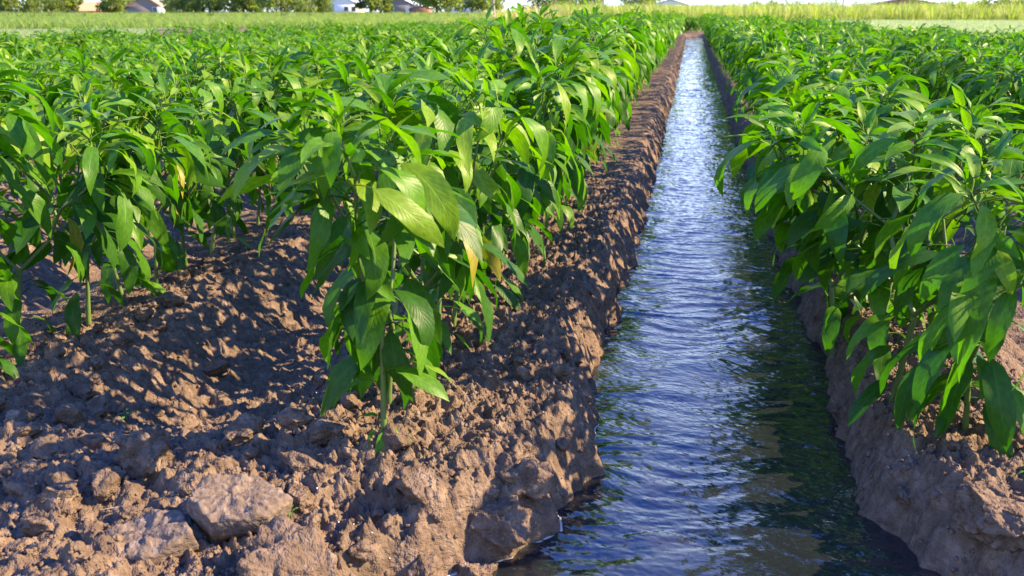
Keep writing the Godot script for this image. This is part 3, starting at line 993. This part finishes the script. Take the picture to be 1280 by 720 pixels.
# ---------------------------------------------------------------- background
func tuft_mesh(sd: int, blades: int, height: float, spread: float, width: float, m: Material) -> ArrayMesh:
	var r := RandomNumberGenerator.new()
	r.seed = sd
	var st := SurfaceTool.new()
	st.begin(Mesh.PRIMITIVE_TRIANGLES)
	for k in blades:
		var a := r.randf() * TAU
		var out := Vector3(cos(a), 0, sin(a))
		var side := Vector3(-out.z, 0, out.x).rotated(Vector3.UP, r.randf_range(-1, 1)) * width * 0.5
		var p0 := out * spread * 0.4 * r.randf()
		var hh := height * r.randf_range(0.55, 1.0)
		var p1 := p0 + out * spread * 0.3 * r.randf() + Vector3.UP * hh * 0.6
		var p2 := p1 + out * spread * 0.5 * r.randf() + Vector3.UP * hh * 0.4
		for q in [p0 - side, p1 - side * 0.8, p1 + side * 0.8, p0 - side, p1 + side * 0.8, p0 + side, p1 - side * 0.8, p2, p1 + side * 0.8]:
			st.add_vertex(q)
	st.generate_normals()
	st.set_material(m)
	return st.commit()

func scatter(called: String, label: String, category: String, mesh: Mesh, spots: Array) -> void:
	var mm := MultiMesh.new()
	mm.transform_format = MultiMesh.TRANSFORM_3D
	mm.mesh = mesh
	mm.instance_count = spots.size()
	for k in spots.size(): mm.set_instance_transform(k, spots[k])
	var o := MultiMeshInstance3D.new()
	o.name = numbered(called)
	o.multimesh = mm
	add_child(o)
	tag(o, label, category, "", "stuff")

func spots_in(px0: float, px1: float, d0: float, d1: float, n: int, s0: float, s1: float, y := -0.04) -> Array:
	var out: Array = []
	for k in n:
		# even over the ground: distance falls as the square root
		var d := sqrt(lerpf(d0 * d0, d1 * d1, rng.randf()))
		var p := away(rng.randf_range(px0, px1), d, y)
		out.append(Transform3D(Basis(Vector3.UP, rng.randf() * TAU).scaled(Vector3.ONE * rng.randf_range(s0, s1)), p))
	return out

func tree(called: String, label: String, group: String, at: Vector3, height: float, wide: float, clear: float, m: Material, sd: int, leaf := 0.34, n := 1500) -> void:
	var r := RandomNumberGenerator.new()
	r.seed = sd
	var root := base(called, at)
	var st := SurfaceTool.new()
	st.begin(Mesh.PRIMITIVE_TRIANGLES)
	var tr := height * 0.028
	var top := Vector3(r.randf_range(-0.2, 0.2), height * 0.55, r.randf_range(-0.2, 0.2))
	tube(st, [Vector3(0, -0.3, 0), Vector3(0, clear, 0), top, top + Vector3.UP * height * 0.3], [tr * 1.3, tr, tr * 0.6, tr * 0.2], 8)
	var hubs: Array = []
	var limbs := 9
	for k in limbs:
		var a := TAU * k / limbs * 1.618 * 2.0 + r.randf()
		var y0 := lerpf(clear, height * 0.6, (k + 0.5) / limbs)
		var reach := wide * 0.5 * r.randf_range(0.5, 0.95) * (1.0 - 0.4 * pow(absf(y0 / height - 0.35), 1.0))
		var e := Vector3(cos(a) * reach, y0 + r.randf_range(0.1, 0.35) * reach, sin(a) * reach)
		tube(st, [Vector3(0, y0 * 0.8, 0), Vector3(e.x * 0.5, lerpf(y0 * 0.8, e.y, 0.6), e.z * 0.5), e], [tr * 0.5, tr * 0.35, tr * 0.12], 5)
		hubs.append(e)
		hubs.append(e * 0.6 + Vector3(r.randfn(), r.randfn() + height * 0.1, r.randfn()) * 0.5)
	for k in 6: hubs.append(top + Vector3(r.randfn() * wide * 0.18, r.randf_range(0.0, 0.38) * height, r.randfn() * wide * 0.18))
	st.generate_normals()
	put(st.commit(), "trunk", M.bark, root)
	var cr := SurfaceTool.new()
	cr.begin(Mesh.PRIMITIVE_TRIANGLES)
	for k in n:
		var c: Vector3 = hubs[k % hubs.size()]
		var dir := Vector3(r.randfn(), r.randfn() * 0.75, r.randfn()).normalized()
		var p := c + dir * wide * 0.17 * pow(r.randf(), 0.4)
		if p.y < 0.05: p.y = 0.05 + r.randf() * 0.5
		var s := leaf * r.randf_range(0.5, 1.2)
		var t := Vector3(r.randfn(), r.randfn(), r.randfn()).normalized()
		var u := t.cross(dir).normalized() * s
		var v := t.cross(u).normalized() * s * 0.6
		for q in [p - u, p + v, p + u * 1.1, p - u, p + u * 1.1, p - v]: cr.add_vertex(q)
	cr.generate_normals()
	put(cr.commit(), "crown", m, root)
	tag(root, label, "tree" if called.contains("tree") else "bush", group)

func gable(root: Node3D, w: float, dp: float, hw: float, hr: float, wall: Material, roof: Material, over := 0.4) -> void:
	# ridge runs along z of the node; the gable faces the field
	var st := SurfaceTool.new()
	st.begin(Mesh.PRIMITIVE_TRIANGLES)
	box(st, Vector3(0, hw * 0.5 - 0.2, 0), Vector3(w, hw + 0.4, dp))
	st.generate_normals()
	put(st.commit(), "wall", wall, root)
	for s in [-1, 1]:
		var e := SurfaceTool.new()
		e.begin(Mesh.PRIMITIVE_TRIANGLES)
		for q in [Vector3(-w * 0.5, hw, s * dp * 0.5), Vector3(0, hw + hr, s * dp * 0.5), Vector3(w * 0.5, hw, s * dp * 0.5)]: e.add_vertex(q)
		e.generate_normals()
		put(e.commit(), "gable_end", wall, root)
		var a := atan2(hr, w * 0.5)
		var ln := sqrt(hr * hr + w * w * 0.25) + over
		var r := SurfaceTool.new()
		r.begin(Mesh.PRIMITIVE_TRIANGLES)
		box(r, Vector3(0, 0, 0), Vector3(ln, 0.14, dp + over * 2.0))
		var o := put(r.commit(), "roof", roof, root)
		o.rotation.z = -s * a
		o.position = Vector3(s * cos(a) * ln * 0.5, hw + hr - sin(a) * ln * 0.5 + 0.08, 0)

func window(root: Node3D, at: Vector3, w: float, h: float) -> void:
	var st := SurfaceTool.new()
	st.begin(Mesh.PRIMITIVE_TRIANGLES)
	for q in [[Vector3(-w * 0.5, 0, 0), Vector3(0.1, h + 0.1, 0.1)], [Vector3(w * 0.5, 0, 0), Vector3(0.1, h + 0.1, 0.1)], [Vector3(0, h * 0.5, 0), Vector3(w - 0.1, 0.1, 0.1)], [Vector3(0, -h * 0.5, 0), Vector3(w - 0.1, 0.1, 0.1)], [Vector3(0, 0, 0), Vector3(0.06, h - 0.1, 0.08)]]:
		box(st, q[0], q[1])
	var f := put(st.commit(), "window", M.white_wall, root)
	f.position = at
	var p := BoxMesh.new()
	p.size = Vector3(w - 0.1, h - 0.1, 0.03)
	put(p, "pane", M.pane, f)

func background() -> void:
	# grass field beyond the crop
	var st := SurfaceTool.new()
	st.begin(Mesh.PRIMITIVE_TRIANGLES)
	var ring: Array = []
	for k in 41:
		var px := lerpf(-500, 1800, k / 40.0)
		var d0 := 46.0 + 12.0 * clampf(px / 300.0, 0, 1) + 2.0 * sin(px * 0.05) if px < 560 else lerpf(60.0, 80.0, clampf((px - 560.0) / 150.0, 0, 1)) if px < 900 else 82.0
		ring.append([away(px, d0, -0.012), away(px, 700.0, -0.012)])
	for k in 40:
		var a: Array = ring[k]
		var b: Array = ring[k + 1]
		for q in [a[0], a[1], b[1], a[0], b[1], b[0]]:
			st.set_normal(Vector3.UP); st.add_vertex(q)
	tag(put(st.commit(), "grass_field", M.grassland), "green grass field between the crop and the trees", "field", "", "structure")
	scatter("meadow_grass", "green meadow grass beyond the pepper rows", "grass", tuft_mesh(1, 18, 0.42, 0.6, 0.03, M.grass), spots_in(-60, 640, 58, 130, 9000, 0.6, 1.3))
	scatter("meadow_weeds", "taller green weeds in front of the trees", "weeds", tuft_mesh(2, 18, 0.75, 0.9, 0.07, M.grass), spots_in(-60, 640, 120, 200, 3400, 0.5, 1.1))
	scatter("tall_weeds", "scattered tall olive weeds standing out of the meadow", "weeds", tuft_mesh(8, 26, 1.3, 1.4, 0.09, M.tree_b), spots_in(-60, 700, 110, 190, 260, 0.3, 0.9))
	scatter("yellow_grass", "yellowing tall grass beyond the water channel", "grass", tuft_mesh(3, 22, 1.6, 1.1, 0.06, M.grass2), spots_in(690, 1320, 84, 150, 3600, 0.6, 1.2))
	scatter("low_yellow_grass", "short yellowing grass mixed into the meadow", "grass", tuft_mesh(4, 14, 0.4, 0.5, 0.04, M.grass2), spots_in(-60, 700, 70, 150, 2600, 0.5, 1.1))
	# pale onion-like crop on both sides of the peppers
	var pale := tuft_mesh(5, 11, 0.34, 0.30, 0.018, M.pale)
	scatter("pale_crop", "pale bluish low crop behind the rows opposite the slabs", "crop", pale, spots_in(1020, 1400, 15, 80, 11000, 0.8, 1.2))
	scatter("pale_crop", "pale low crop strip between peppers and grass field", "crop", tuft_mesh(6, 11, 0.28, 0.30, 0.02, leafy("pale_green_crop", lin(0.16, 0.22, 0.14))), spots_in(-120, 190, 36, 46, 1800, 0.5, 1.1))
	# dry grass clumps
	for c in [[650, 72, 1.5], [672, 66, 1.7], [694, 74, 1.4], [632, 84, 1.3]]:
		var o := put(tuft_mesh(30 + int(c[0]), 150, c[2], 2.4, 0.05, M.dry), "dry_grass_clump", null)
		o.position = away(c[0], c[1], -0.05)
		tag(o, "clump of tall beige dry grass beside the leaning pole", "grass clump", "dry grass clumps by the pole")
	# earth mound
	var me: Array = []
	var mv := PackedVector3Array()
	var mn := noise(FastNoiseLite.TYPE_SIMPLEX_SMOOTH, 0.9, 91, 4)
	var ico := icosphere(4)
	for p: Vector3 in ico[0]:
		var q := Vector3(p.x * 4.2, maxf(p.y, -0.1) * 1.45 * (1.0 - 0.25 * absf(p.x)), p.z * 2.4)
		mv.append(q * (1.0 + 0.14 * mn.get_noise_3dv(q)))
	var mound := put(closed_mesh(mv, ico[1], 0.85), "earth_mound", M.soil)
	mound.position = away(1082, 110, -0.1)
	tag(mound, "heap of bare brown earth beyond the pale crop", "earth heap")
	# trees and bushes
	var defs := [
		[20, 215, 6.3, 10.2, 0.3, 1], [62, 235, 6.9, 10.2, 0.3, 1], [-25, 225, 8.0, 11.6, 0.4, 0], [84, 240, 8.6, 6.0, 0.8, 0], [140, 265, 6.0, 7.0, 0.3, 1], [150, 320, 7.5, 13.0, 0.4, 2], [222, 330, 6.3, 11.6, 0.4, 1],
		[236, 240, 8.6, 10.2, 0.3, 2], [262, 232, 9.2, 10.2, 0.3, 0], [290, 245, 9.2, 10.9, 0.3, 2], [312, 230, 8.0, 9.4, 0.3, 0], [352, 205, 9.8, 11.6, 1.5, 1], [372, 250, 6.9, 8.7, 0.3, 0], [392, 262, 5.8, 10.2, 0.4, 1],
		[463, 255, 9.8, 6.5, 0.9, 2], [476, 262, 9.2, 6.0, 0.8, 0], [546, 215, 9.2, 10.2, 1.7, 1], [530, 330, 9.2, 11.6, 0.8, 0], [590, 262, 8.0, 10.2, 0.7, 0], [612, 280, 8.6, 10.2, 0.7, 1], [575, 340, 8.0, 13.0, 0.8, 0], [690, 250, 7.5, 13.0, 0.7, 0], [735, 300, 8.0, 13.0, 0.7, 0], [800, 300, 6.9, 14.5, 0.7, 1], [400, 340, 9.2, 13.0, 1.0, 1], [335, 345, 8.0, 14.5, 0.7, 0]]
	var looks := ["dense mid green tree in the line behind the grass field", "pale olive tree in the line behind the grass field", "dense dark green tree in the line behind the grass field"]
	for i in defs.size():
		var t: Array = defs[i]
		var lab: String = looks[t[5]]
		if t[0] == 352: lab = "tree with thick bare forked trunk behind the grass field"
		if t[0] == 546: lab = "tree with tall bare trunk between pale gabled house and violet roof"
		tree("broadleaf_tree", lab, "trees behind the field", away(t[0], t[1], -0.05), t[2], t[3], t[4], [M.tree_a, M.tree_b, M.tree_c][t[5]], 2000 + i, 0.36, 2600)
	for b in [[1205, 95, 1.5, 2.6], [1230, 100, 1.9, 3.2], [1258, 96, 2.2, 3.2], [1284, 94, 2.1, 3.4], [1190, 112, 1.4, 2.4], [1310, 98, 2.0, 3.0], [655, 150, 1.8, 3.6], [740, 150, 1.9, 3.6], [960, 130, 1.9, 3.4], [1010, 128, 1.8, 3.6], [1160, 140, 1.6, 3.4], [895, 135, 1.5, 3.2], [930, 170, 2.6, 5.0], [985, 175, 2.8, 5.0], [1035, 165, 2.4, 4.6], [1085, 172, 2.5, 5.0], [1140, 168, 2.7, 5.2], [1175, 175, 2.9, 5.2], [700, 165, 2.4, 4.4]]:
		var g: bool = b[0] > 1180
		tree("green_bush", "dense green bush behind the pale bluish crop" if g else "loose olive bush in the yellowing grass beyond the channel", "bushes behind the pale crop" if g else "bushes in the yellowing grass", away(b[0], b[1], -0.05), b[2], b[3], 0.12, M.tree_a if g else M.tree_b, 3000 + int(b[0]), 0.15, 1100)
	# houses: each a Node3D whose gable faces the field
	var h := base("gabled_barn", away(184, 290, -0.05), 0.35)
	gable(h, 8.6, 9.0, 1.9, 2.8, M.grey_wall, M.tan_roof)
	window(h, Vector3(2.6, 1.1, 4.55), 1.0, 1.2)
	var ext := BoxMesh.new(); ext.size = Vector3(1.5, 2.0, 1.6)
	put(ext, "porch", M.white_wall, h).position = Vector3(4.2, 0.9, 5.3)
	tag(h, "grey barn with a wide tan gable roof and small white porch", "barn")
	h = base("farm_shed", away(112, 300, -0.05), -0.5)
	gable(h, 8.0, 10.0, 0.9, 2.2, M.brick, M.tan_roof)
	tag(h, "low shed with long tan roof half hidden by weeds", "shed")
	h = base("white_house", away(432, 285, -0.05), 0.1)
	gable(h, 9.0, 7.0, 2.4, 2.4, M.white_wall, M.pale_roof)
	window(h, Vector3(1.0, 1.3, 3.55), 1.1, 1.2)
	window(h, Vector3(3.0, 1.3, 3.55), 1.1, 1.2)
	var dr := BoxMesh.new(); dr.size = Vector3(1.8, 2.2, 0.12)
	put(dr, "door", M.blue_wall, h).position = Vector3(-3.4, 1.0, 3.57)
	tag(h, "white house with blue door behind the bare-trunked tree", "house")
	h = base("garden_wall", away(392, 262, -0.05), 0.1)
	for k in 7:
		var pb := BoxMesh.new(); pb.size = Vector3(1.32, 0.95, 0.16)
		put(pb, "panel", M.white_wall, h).position = Vector3((k - 3) * 1.36, 0.42, 0)
	tag(h, "low pale garden wall of panels beside the white house", "garden wall")
	h = base("pale_gabled_house", away(503, 280, -0.05), 0.05)
	gable(h, 8.2, 7.5, 2.3, 2.0, M.grey_wall, M.pale_roof)
	window(h, Vector3(-2.0, 1.2, 3.8), 1.2, 1.2)
	var pw := BoxMesh.new(); pw.size = Vector3(1.0, 2.2, 0.12)
	put(pw, "door", M.white_wall, h).position = Vector3(2.2, 0.9, 3.82)
	tag(h, "small house with pale blue-grey gable roof between the trees", "house")
	h = base("brick_outhouse", away(527, 276, -0.05), 0.0)
	gable(h, 4.6, 4.0, 1.6, 0.5, M.brick, M.pale_roof, 0.2)
	tag(h, "low red brick outhouse beside the pale gabled house", "outhouse")
	h = base("violet_roofed_house", away(588, 292, -0.05), -0.1)
	gable(h, 12.0, 8.0, 1.6, 2.6, M.white_wall, M.violet_roof)
	window(h, Vector3(-1.5, 0.9, 4.05), 1.2, 1.0)
	tag(h, "wide house with dull violet roof behind the leaning pole", "house")
	h = base("long_brick_building", away(1128, 330, -0.05), 0.02)
	gable(h, 17.0, 8.0, 2.9, 1.5, M.brick, M.violet_roof)
	for k in 4: window(h, Vector3(-6.0 + k * 4.0, 1.6, 4.05), 1.3, 1.2)
	tag(h, "long red brick building behind the earth heap", "building")
	h = base("violet_shed", away(838, 270, -0.05), 0.0)
	gable(h, 9.0, 6.0, 2.2, 1.4, M.white_wall, M.violet_roof)
	tag(h, "pale shed in line with the water channel's end", "shed")
	# poles
	for q in [[618, 92, 0.09, 0.05, "leaning pale wooden pole beside the dry grass clumps"], [1053, 105, 0.07, -0.01, "thin upright wooden pole in front of the yellow grass"], [123, 270, 0.10, 0.0, "thin pole beside the low tan-roofed shed"]]:
		var ps := SurfaceTool.new()
		ps.begin(Mesh.PRIMITIVE_TRIANGLES)
		tube(ps, [Vector3(0, -0.4, 0), Vector3(0, 3.0, 0), Vector3(0, 6.5, 0)], [q[2] * 1.1, q[2], q[2] * 0.85], 10)
		var po := base("wooden_pole", away(q[0], q[1], -0.05))
		put(ps.commit(), "shaft", M.wood, po)
		var arm := BoxMesh.new(); arm.size = Vector3(1.3, 0.1, 0.1)
		put(arm, "crossarm", M.wood, po).position = Vector3(0, 6.2, 0.12)
		po.rotation.z = q[3]
		tag(po, q[4], "pole", "poles at the field's edge")

# ---------------------------------------------------------------- scene
func _ready() -> void:
	rng.seed = 20
	var cam := Camera3D.new()
	cam.name = "camera"
	cam.fov = 31.987
	cam.near = 0.05
	cam.far = 2000.0
	add_child(cam)
	cam.position = EYE
	cam.rotation_degrees = Vector3(PITCH, YAW, 0)
	cam.current = true
	var lens := CameraAttributesPhysical.new()
	lens.frustum_focal_length = 41.87
	lens.frustum_near = 0.05
	lens.frustum_far = 2000.0
	lens.frustum_focus_distance = 2.8
	lens.exposure_aperture = 9.0
	cam.attributes = lens
	cam.fov = 31.987

	var sky := ProceduralSkyMaterial.new()
	sky.sky_top_color = Color(0.17, 0.41, 0.88)
	sky.sky_horizon_color = Color(0.80, 0.87, 0.95)
	sky.sky_curve = 0.36
	sky.ground_bottom_color = Color(0.30, 0.26, 0.20)
	sky.ground_horizon_color = Color(0.70, 0.72, 0.70)
	sky.sun_angle_max = 20.0
	var env := Environment.new()
	env.background_mode = Environment.BG_SKY
	env.sky = Sky.new()
	env.sky.sky_material = sky
	env.background_energy_multiplier = 0.80
	env.tonemap_mode = Environment.TONE_MAPPER_LINEAR
	env.tonemap_exposure = 3.65
	env.sdfgi_enabled = true
	env.ssao_enabled = true
	env.ssil_enabled = true
	var we := WorldEnvironment.new()
	we.name = "world_environment"
	we.environment = env
	add_child(we)

	var sun := DirectionalLight3D.new()
	sun.name = "sun"
	sun.light_energy = 1.6
	sun.light_color = Color(1.0, 0.89, 0.72)
	sun.light_angular_distance = 0.5
	sun.shadow_enabled = true
	add_child(sun)
	# from over the far bank, a little ahead: elevation 34, shadows fall across the rows
	var az := deg_to_rad(10.0)
	var el := deg_to_rad(34.0)
	var to_sun := Vector3(cos(az) * cos(el), sin(el), -sin(az) * cos(el))
	sun.look_at_from_position(to_sun * 50.0, Vector3.ZERO)

	n_low = noise(FastNoiseLite.TYPE_SIMPLEX_SMOOTH, 2.2, 1, 2)
	n_mid = noise(FastNoiseLite.TYPE_SIMPLEX_SMOOTH, 7.0, 2, 3)
	n_clod = noise(FastNoiseLite.TYPE_CELLULAR, 13.0, 3)
	n_clod2 = noise(FastNoiseLite.TYPE_CELLULAR, 32.0, 4)
	n_fine = gained(noise(FastNoiseLite.TYPE_SIMPLEX_SMOOTH, 38.0, 6, 4), 0.6)
	n_edge = noise(FastNoiseLite.TYPE_SIMPLEX_SMOOTH, 3.5, 7, 3)
	make_materials()
	var t0 := Time.get_ticks_msec()
	make_ground()
	print("ground ", Time.get_ticks_msec() - t0)
	make_water()
	print("water ", Time.get_ticks_msec() - t0)
	background()
	print("background ", Time.get_ticks_msec() - t0)
	plants()
	end_plants()
	print("plants ", Time.get_ticks_msec() - t0)
	soil_things()
	foam_line()
	print("soil ", Time.get_ticks_msec() - t0)
